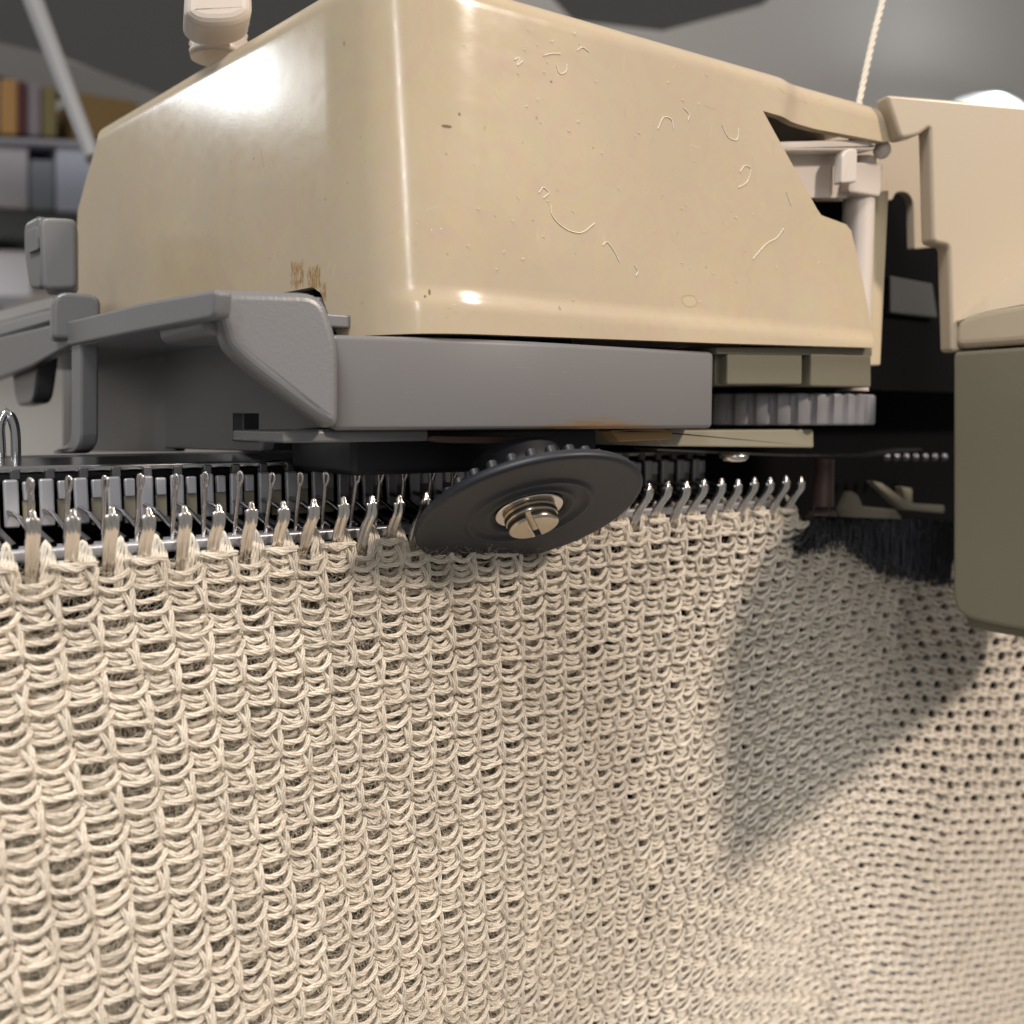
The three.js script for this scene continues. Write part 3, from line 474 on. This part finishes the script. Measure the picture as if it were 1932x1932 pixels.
// right housing
{
  const A = V3(149.5, 0, 12), dir = V3(Math.cos(0.37), 0, Math.sin(0.37)), n = V3(-dir.z, 0, dir.x);
  const hp = (u, v) => onPlane(u, v, A, n);
  const housing = mesh('housing_wall', slab([[1672, 178, 1], [1932, 199, 0], [2180, 222, 0], [2180, 664, 0], [1797, 664, 0.5], [1791, 463, 0.5], [1761, 457, 0.6], [1755, 238, 0.6], [1735, 255, 1.5], [1700, 262, 1]], A, n, 4, 0.7, 1), M.coverPlain, car);
  const B = hp(1797, 660), XB = B.x;
  const O = (pts, d, b, r) => slab(pts, V3(XB, 0, 0), V3(-1, 0, 0), d, b, r);
  // lower block, its left side faces the carriage; olive skirt below a cream rim
  mesh('shadow_prism', prism([[XB + 2, B.z + 3], [XB + 2, 56], [XB + 12, 54], [XB + 90, B.z + 4]], -30, 24, 0.5, 3), M.olive, car);  // unseen block added behind the skirt, tapered to shape its shadow
  mesh('skirt', O([[1797, 664, 0.5], [2460, 618, 0], [2130, 1222, 4], [1900, 1184, 2], [1815, 1166, 6], [1797, 1138, 3]], 6, 0.8, 0.5), M.olive, car);
  mesh('rim', O([[1798, 659, 0.8], [2460, 613, 0], [2460, 480, 0], [1850, 582, 3], [1803, 600, 2]], 40, 1.6, 1), M.coverPlain, car);
  // shoulder between wall and rim
  const wpts = [[1806, 604], [1870, 548], [1932, 498], [2060, 395], [2200, 285]], bpts = [[1806, 606], [1860, 588], [1932, 574], [2060, 550], [2200, 528]];
  mesh('shoulder', shell(24, 8, (a, b) => { const t = a * 4, i = Math.min(3, Math.floor(t)), f = t - i, L = (P, g) => g(P[i][0] + (P[i + 1][0] - P[i][0]) * f, P[i][1] + (P[i + 1][1] - P[i][1]) * f); const p = L(wpts, hp), q = L(bpts, (u, v) => PX(u, v, XB + 0.2)); return q.lerp(p, b); }, (a, b) => [a * 30, b * 20], 1), M.coverPlain, car);
  // dark works between cover and housing
  mesh('shaft', cyl(PZ(1552, 955, -14), PZ(1556, 866, -14), 2.4, 2.0, 20), M.brown, car);
  mesh('shaft_foot', lathe([[0, -3], [2.6, -3], [3.6, -1.5], [3.2, 0], [0, 0.4]], PZ(1550, 965, -14), V3(0, 1, 0), 24), M.brown, car);
  mesh('bracket', slab([[1590, 960], [1606, 926], [1620, 935], [1628, 955], [1690, 962], [1708, 986], [1640, 992], [1600, 985]], V3(0, 0, -18), V3(0, 0, 1), 2, 0.3, 0.4), M.paleOlive, car);
  mesh('bracket', slab([[1648, 908], [1665, 912], [1718, 950], [1782, 954], [1782, 968], [1706, 962], [1690, 950]], V3(0, 0, -20), V3(0, 0, 1), 2, 0.3, 0.4), M.paleOlive, car);
  mesh('bracket', slab([[1700, 918], [1722, 922], [1722, 956], [1712, 950]], V3(0, 0, -21), V3(0, 0, 1), 2, 0.3, 0.3), M.paleOlive, car);
  for (let k = 0; k < 7; k++) { const p = PZ(1672 + k * 18, 862, -30), g = new THREE.SphereGeometry(1.1, 12, 10); g.translate(p.x, p.y, p.z); mesh('chain_bead', g, M.darkSteel, car); }
  mesh('works_block', box(290, -60, -120, 420, 240, 50, 1), M.black, car);
  mesh('works_panel', box(240, 43, -27, 190, 50, 2, 0.4), M.black, car);
  mesh('works_back', box(250, 10, -62, 230, 108, 40, 1), M.black, car);
  mesh('grey_bar', slab([[1680, 520], [1760, 535], [1770, 600], [1680, 590]], V3(0, 0, -24), V3(0, 0, 1), 3, 0.4, 0.5), std({ color: lin(0.055, 0.058, 0.056), roughness: 0.5 }), car);
}
// black brush hanging beside the last pins
{
  const r = rng(66), B = new Yarn(), edge = [[1480, 1012], [1500, 1046], [1560, 1040], [1590, 1036], [1633, 1066], [1681, 1090], [1789, 1106]];
  for (let k = 0; k < 1100; k++) {
    const u = rr(1486, 1795, r), z = rr(-7, -1, r), v1 = table(edge, u) + rr(-22, 4, r), a = PZ(Math.max(1540, u) + rr(-6, 6, r), 985 + rr(-8, 14, r), z), b = PZ(u, v1, z + rr(-1, 2, r)), m = a.clone().lerp(b, 0.5).add(V3(rr(-1, 1, r), rr(-0.5, 0.5, r), rr(-0.6, 0.8, r)));
    B.strand([a, m, b], { r: 0.09, plies: 1, seg: 4, sides: 4 });
  }
  const g = B.geometry(); g.deleteAttribute('color');
  const st = mesh('brush_bristles', g, M.rubberDark, car); st.userData.kind = 'stuff';
  mesh('brush_back', slab([[1560, 975], [1800, 985], [1800, 1010], [1560, 1000]], V3(0, 0, -8), V3(0, 0, 1), 4, 0.4, 1), M.black, car);
}
// threaded knob on the roof
{
  const z = -48, p = PZ(412, 60, z), k = (v) => PZ(412, v, z).y, rad = (u) => Math.abs(PZ(412 + u, 60, z).x - p.x) * 1.0;
  const prof = [[0, k(112)], [rad(50), k(112)]];
  for (let v = 100; v >= 52; v -= 12) prof.push([rad(52), k(v)], [rad(48), k(v - 6)]);
  prof.push([rad(50), k(46)], [rad(56), k(42)], [0, k(42)]);
  const knob = mesh('tension_knob', lathe(prof, V3(p.x, 0, z), V3(0, 1, 0), 40), M.feeder, car);
  mesh('knob_cap', slab([[352, 30, 2], [346, 16, 2], [356, -90, 3], [468, -90, 3], [478, 16, 2], [470, 32, 2], [440, 46, 2], [376, 46, 2]], V3(0, 0, z + rad(56)), V3(-0.3, 0, 1), rad(110), 1.6, 2), M.feeder, knob);
}

// ---------------------------------------------------------------- mast and working yarn
{
  const a = PZ(40, -60, -400), b = PZ(176, 300, -330), c = a.clone().lerp(b, 0.5);
  single('yarn_mast', cyl(b, a, 3.2, 4.6, 20), std({ color: lin(0.20, 0.20, 0.205), roughness: 0.45 }), b, 'slanted grey metal yarn mast behind the left of the cover', 'mast');
}

{
  const Y = new Yarn(), z = -1, a = PZ(1688, -160, z), b = PZ(1650, 60, z), c = PZ(1606, 268, z);
  Y.strand([a, PZ(1665, 0, z), b, PZ(1630, 150, z), c, V3(c.x - 0.3, c.y - 6, c.z - 1)], { r: 0.34, off: 0.34, plies: 3, seg: 120, sides: 8, twist: 1.3 });
  single('working_yarn', Y.geometry(), M.wool, c, 'cream yarn running taut up from the thread feeder', 'yarn');
}

// ---------------------------------------------------------------- knitted fabric: every stitch is yarn
const RP = 6.9, FZ = -3.2, FY = -8.4;                                // pattern repeat, place of the top edge
const alphaTop = [[-6, 20], [3, 19], [13, 2], [20, -5], [27, -9], [46, -23], [96, -25]];
const alphaLow = [[-6, 16], [3, 15], [13, 1], [22, -5], [28, -6], [36, -7], [44, -7], [96, -7]];
const UMIN = -5, UMAX = 98, VMAX = 300, US = 2, cols = [];
for (let k = 0; k <= (UMAX - UMIN) * US; k++) {
  const u = UMIN + k / US, col = []; let y = FY, z = FZ;
  for (let v = 0; v <= VMAX; v++) { col.push([y, z]); const a = (table(alphaTop, u) * (1 - smooth(25, 60, v)) + table(alphaLow, u) * smooth(25, 60, v)) * smooth(-4, 8, v) * Math.PI / 180; y -= Math.cos(a); z += Math.sin(a); }
  cols.push(col);
}
const topEdge = [[-10, 0], [31, 0], [33, 6], [36, 9], [40, 16], [46, 19], [54, 26], [98, 60]];
function surf(u, v0) {
  const v = v0 * (v0 > 0 ? 1 - 0.17 * smooth(27, 42, u) : 1);
  const fu = Math.min(Math.max((u - UMIN) * US, 0), cols.length - 1.001), fv = Math.max(0, Math.min(v, VMAX - 0.01)), i = Math.floor(fu), j = Math.floor(fv), a = fu - i, b = fv - j;
  const L = (k) => (cols[i][j][k] * (1 - b) + cols[i][j + 1][k] * b) * (1 - a) + (cols[i + 1][j][k] * (1 - b) + cols[i + 1][j + 1][k] * b) * a;
  const turn = Math.min(1, Math.max(0, (u - 18) / 34)) * smooth(4, 80, v);
  const ix = 0.9 * (vn2(u * 0.83 + 3, v * 0.11) - 0.5), iy = 1.1 * (vn(u * 0.71 + 9, v * 0.12 + 4) - 0.5);
  const wob = 0.55 * (vn(u * 0.16 + 5, v * 0.03 + 2) - 0.5);
  return V3(u * PITCH + ix + 0.7 * Math.sin(v * 0.045 + u * 0.3) - 0.03 * turn * Math.max(0, v - 10), L(0) + iy * smooth(0, 8, v) - Math.min(0, v) - 0.24 * turn * PITCH * Math.max(0, u - 30), L(1) + wob * 2.2 * smooth(0, 30, v));
}
function surfN(u, v, w) { const p = surf(u, v), a = surf(u + 0.2, v).sub(p), b = surf(u, v + 1).sub(p), n = new THREE.Vector3().crossVectors(b, a).normalize(); return p.addScaledVector(n, w); }
const fabric = thing('knitted_fabric', V3(60, -100, 0), 'cream openwork knitted wool fabric hanging from the needle bed', 'fabric');
{
  const front = new Yarn(), r = rng(4242);
  const inView = (p) => { const q = p.clone().sub(CAM), d = q.dot(FWD); if (d < 20) return false; const u = MID + FOC * q.dot(RIGHT) / d, v = MID - FOC * q.dot(UPC) / d; return u > -140 && u < 2060 && v > 850 && v < 2090; };
  const S = {
    A: [[-0.47, 0.08, -0.25], [-0.30, 0.13, 0.25], [0, 0.15, 0.42], [0.28, 0.11, 0.32], [0.48, 0.01, -0.1]],
    B: [[-0.50, 0.20, -0.1], [-0.37, 0.335, 0.35], [0, 0.395, 0.6], [0.3, 0.34, 0.55], [0.52, 0.21, 0.4], [0.62, 0.10, -0.1]],
    C: [[-0.36, 0.50, -0.4], [-0.15, 0.585, 0.2], [0.12, 0.59, 0.28], [0.37, 0.52, -0.3]],
    C2: [[-0.34, 0.66, -0.4], [-0.1, 0.745, 0.2], [0.14, 0.74, 0.25], [0.38, 0.65, -0.3]],
    D: [[-0.56, 0.77, -0.2], [-0.30, 0.845, 0.42], [0.06, 0.86, 0.55], [0.34, 0.83, 0.45], [0.56, 0.73, -0.2]],
    V1: [[-0.50, -0.26, -0.2], [-0.475, -0.05, 0.42], [-0.48, 0.15, 0.5], [-0.46, 0.36, 0.1]],
    E: [[0.28, 0.45, 0.1], [0.40, 0.6, 0.5], [0.49, 0.78, 0.35], [0.55, 0.92, -0.2]],
  };
  const Bk = [[[-0.56, 0.40, -1.0], [0, 0.40, -0.9], [0.56, 0.40, -1.0]], [[-0.56, 0.60, -1.0], [0, 0.62, -0.85], [0.56, 0.60, -1.0]], [[-0.56, 0.84, -0.9], [0, 0.82, -0.85], [0.56, 0.84, -0.9]], [[-0.5, -0.05, -0.85], [-0.47, 0.5, -0.75], [-0.5, 1.05, -0.85]], [[-0.4, 0.23, -1.2], [0, 0.27, -1.25], [0.4, 0.22, -1.2]]];
  const Hole = [[-0.5, -0.03, -1.4], [-0.12, 0.0, -1.75], [0.2, 0.05, -1.7], [0.5, -0.02, -1.4]];
  for (let u = -4; u < 96; u++) for (let k = -1; k < 44; k++) {
    const v0 = (k + (((u % 2) + 2) % 2 ? 0.5 : 0)) * RP, mid = surf(u, Math.max(0, v0 + RP / 2));
    const te = table(topEdge, u); if (v0 + RP * 0.75 < te || v0 > VMAX - 10 || !inView(mid)) continue;
    const near = u < 24, mid2 = u < 44, flat = u < 30 ? 1 : Math.max(0.35, 1 - (u - 30) * 0.045), seg = near ? 10 : mid2 ? 7 : 6, sides = near ? 5 : 4;
    const wide = u < 34 ? 0 : Math.min(1, (u - 34) / 10), open = (t) => t > 0.8 && t < 1 ? t - 0.05 * wide : t > -0.1 && t < 0.2 ? t + 0.035 * wide : t;
    const map = (P, jit) => P.map(([s, t0, w]) => { const t = open(t0); return surfN(u + s + jit * (r() - 0.5), Math.max(te - 1.2, v0 + (t + jit * 0.7 * (r() - 0.5)) * RP), w * (w > 0 ? flat : 1) * (0.85 + 0.3 * r())); });
    const tone0 = 0.93 + 0.12 * r();
    for (const key of Object.keys(S)) {
      const pts = map(S[key], 0.075), phase = r() * 6.28, tone = tone0 * (0.95 + 0.08 * r());
      if (near) front.strand(pts, { r: 0.17, off: 0.235, plies: 4, seg, sides, twist: 0.6 + 0.5 * r(), phase, tone });
      else if (mid2) front.strand(pts, { r: 0.30, off: 0.19, plies: 2, seg, sides, twist: 0.7, phase, tone });
      else if (key !== 'V1' && key !== 'E') front.strand(pts, { r: 0.46, plies: 1, seg, sides: 5, tone });
    }
    if (r() < (u < 28 ? 0.6 : 0.3)) front.strand(map(Hole, 0.10), { r: 0.40, plies: 1, seg: 5, sides: 5, tone: tone0 * 0.9 });
    for (const P of r() < 0.3 ? Bk.slice(0, 4) : Bk) front.strand(map(P, 0.05), { r: mid2 ? 0.5 : 0.6, plies: 1, seg: 5, sides: 5, tone: tone0 * 0.95 });
  }
  const knit = mesh('stitches', front.geometry(), M.wool, fabric); knit.userData.kind = 'stuff';
  // pale new loops drawn up round each pin
  const loops = new Yarn();
  for (let i = -2; i <= 31; i++) {
    const x = PITCH * i + 2.3;
    for (const dx of [-0.25, 0.25]) {
      const j = () => 0.22 * (r() - 0.5);
      loops.strand([V3(x - 1.0 + dx + j(), FY - 2.6, FZ - 0.2), V3(x - 0.7 + dx + j(), FY + 0.4, FZ - 0.2), V3(x - 0.35 + dx * 0.6 + j(), FY + 2.6, FZ - 1.2), V3(x + dx * 0.3, FY + 3.8 + j() * 2, FZ - 2.6), V3(x + 0.4 + dx * 0.6 + j(), FY + 2.4, FZ - 1.2), V3(x + 0.7 + dx + j(), FY + 0.3, FZ - 0.3), V3(x + 1.0 + dx, FY - 2.6, FZ - 0.2)], { r: 0.19, off: 0.2, plies: i < 20 ? 3 : 2, seg: 22, sides: 5, twist: 1.4, phase: r() * 6, tone: 1 });
    }
  }
  const lp = mesh('top_loops', loops.geometry(), M.wool, fabric); lp.userData.kind = 'stuff';
  // loose fibres standing out of the yarn
  const vars = [], fm = std({ color: lin(0.66, 0.57, 0.45), roughness: 0.9 });
  const mk = (seed) => { const q = rng(seed), p = [V3(0, 0, 0)]; let d = V3(q() - 0.5, q() - 0.5, 0.5).normalize(); for (let k = 0; k < 5; k++) { d.add(V3(q() - 0.5, q() - 0.5, q() - 0.6).multiplyScalar(0.8)).normalize(); p.push(p[k].clone().addScaledVector(d, 0.42)); } const g = tube(p, 0.015, 9, 3); g.scale(MM, MM, MM); return g; };
  for (let s = 0; s < 4; s++) vars.push(mk(900 + s));
  const per = 14000, m4 = new THREE.Matrix4();
  for (let s = 0; s < 4; s++) {
    const im = new THREE.InstancedMesh(vars[s], fm, per); im.name = 'loose_fibres'; im.userData.kind = 'stuff';
    for (let k = 0; k < per; k++) { const u = -4 + 40 * r() * (0.4 + 0.6 * r()), v = -1 + 95 * r(), p = surfN(u, v, -1.0 + 2.0 * r()); p.sub(fabric.__b).multiplyScalar(MM); m4.compose(p, new THREE.Quaternion().setFromEuler(new THREE.Euler(rr(-1, 1, r), rr(-1, 1, r), rr(-3.1, 3.1, r))), V3(1, 1, 1).multiplyScalar(0.6 + 1.0 * r())); im.setMatrixAt(k, m4); }
    fabric.add(im);
  }
}
// ---------------------------------------------------------------- lint lying on the cover
{
  const Y = new Yarn(), r = rng(31);
  const on = (u, v) => { const p = PZ(u, v, CZ); p.z = CZ - 0.035 * (p.y - 24) + 0.06; if (p.y < 28) p.z += 0.5; return p; };
  const marks = [[[1140, 462], [1148, 456], [1160, 470], [1172, 494]], [[1424, 488], [1440, 470], [1452, 458], [1470, 448], [1484, 430]], [[1044, 385], [1046, 405], [1070, 430], [1100, 438], [1126, 420]], [[980, 108], [990, 104], [986, 118], [996, 110]], [[1060, 118], [1066, 134], [1078, 130], [1080, 116]], [[1035, 100], [1052, 96], [1068, 96]], [[1250, 240], [1262, 218], [1276, 222], [1280, 240]], [[1372, 232], [1384, 256], [1400, 260], [1404, 240]], [[1022, 362], [1030, 352], [1040, 362], [1030, 372]], [[1404, 322], [1414, 310], [1424, 316], [1418, 340], [1400, 352]], [[1492, 360], [1496, 374], [1500, 386]], [[1100, 90], [1110, 84], [1122, 92]], [[1300, 200], [1310, 212], [1308, 224]], [[1200, 500], [1206, 512], [1202, 520]]];
  for (const m of marks) Y.strand(m.map(([u, v]) => on(u, v)), { r: 0.055, plies: 1, seg: 24, sides: 6 });
  for (let k = 0; k < 60; k++) { const u = rr(780, 1560, r), v = rr(30, 600, r), a = r() * 6.28, L = rr(1.5, 6, r), vt = 175 - (1650 - u) * 0.292; if (v < vt + 20 || (u > 1430 && v < 480)) continue; const p = on(u, v), q = on(u + Math.cos(a) * L, v + Math.sin(a) * L), m = p.clone().lerp(q, 0.5); m.x += rr(-0.2, 0.2, r); m.z += 0.1; Y.strand([p, m, q], { r: 0.035, plies: 1, seg: 6, sides: 5 }); }
  single('lint', Y.geometry(), M.lint = std({ color: lin(0.85, 0.80, 0.68), roughness: 0.9 }), V3(85, 22, 12), 'scattered cream lint fibres clinging to the cover front', 'lint', null, 'stuff');
}
scene.traverse((o) => { if (o.isMesh) o.castShadow = o.receiveShadow = true; });
renderer.render(scene, camera);
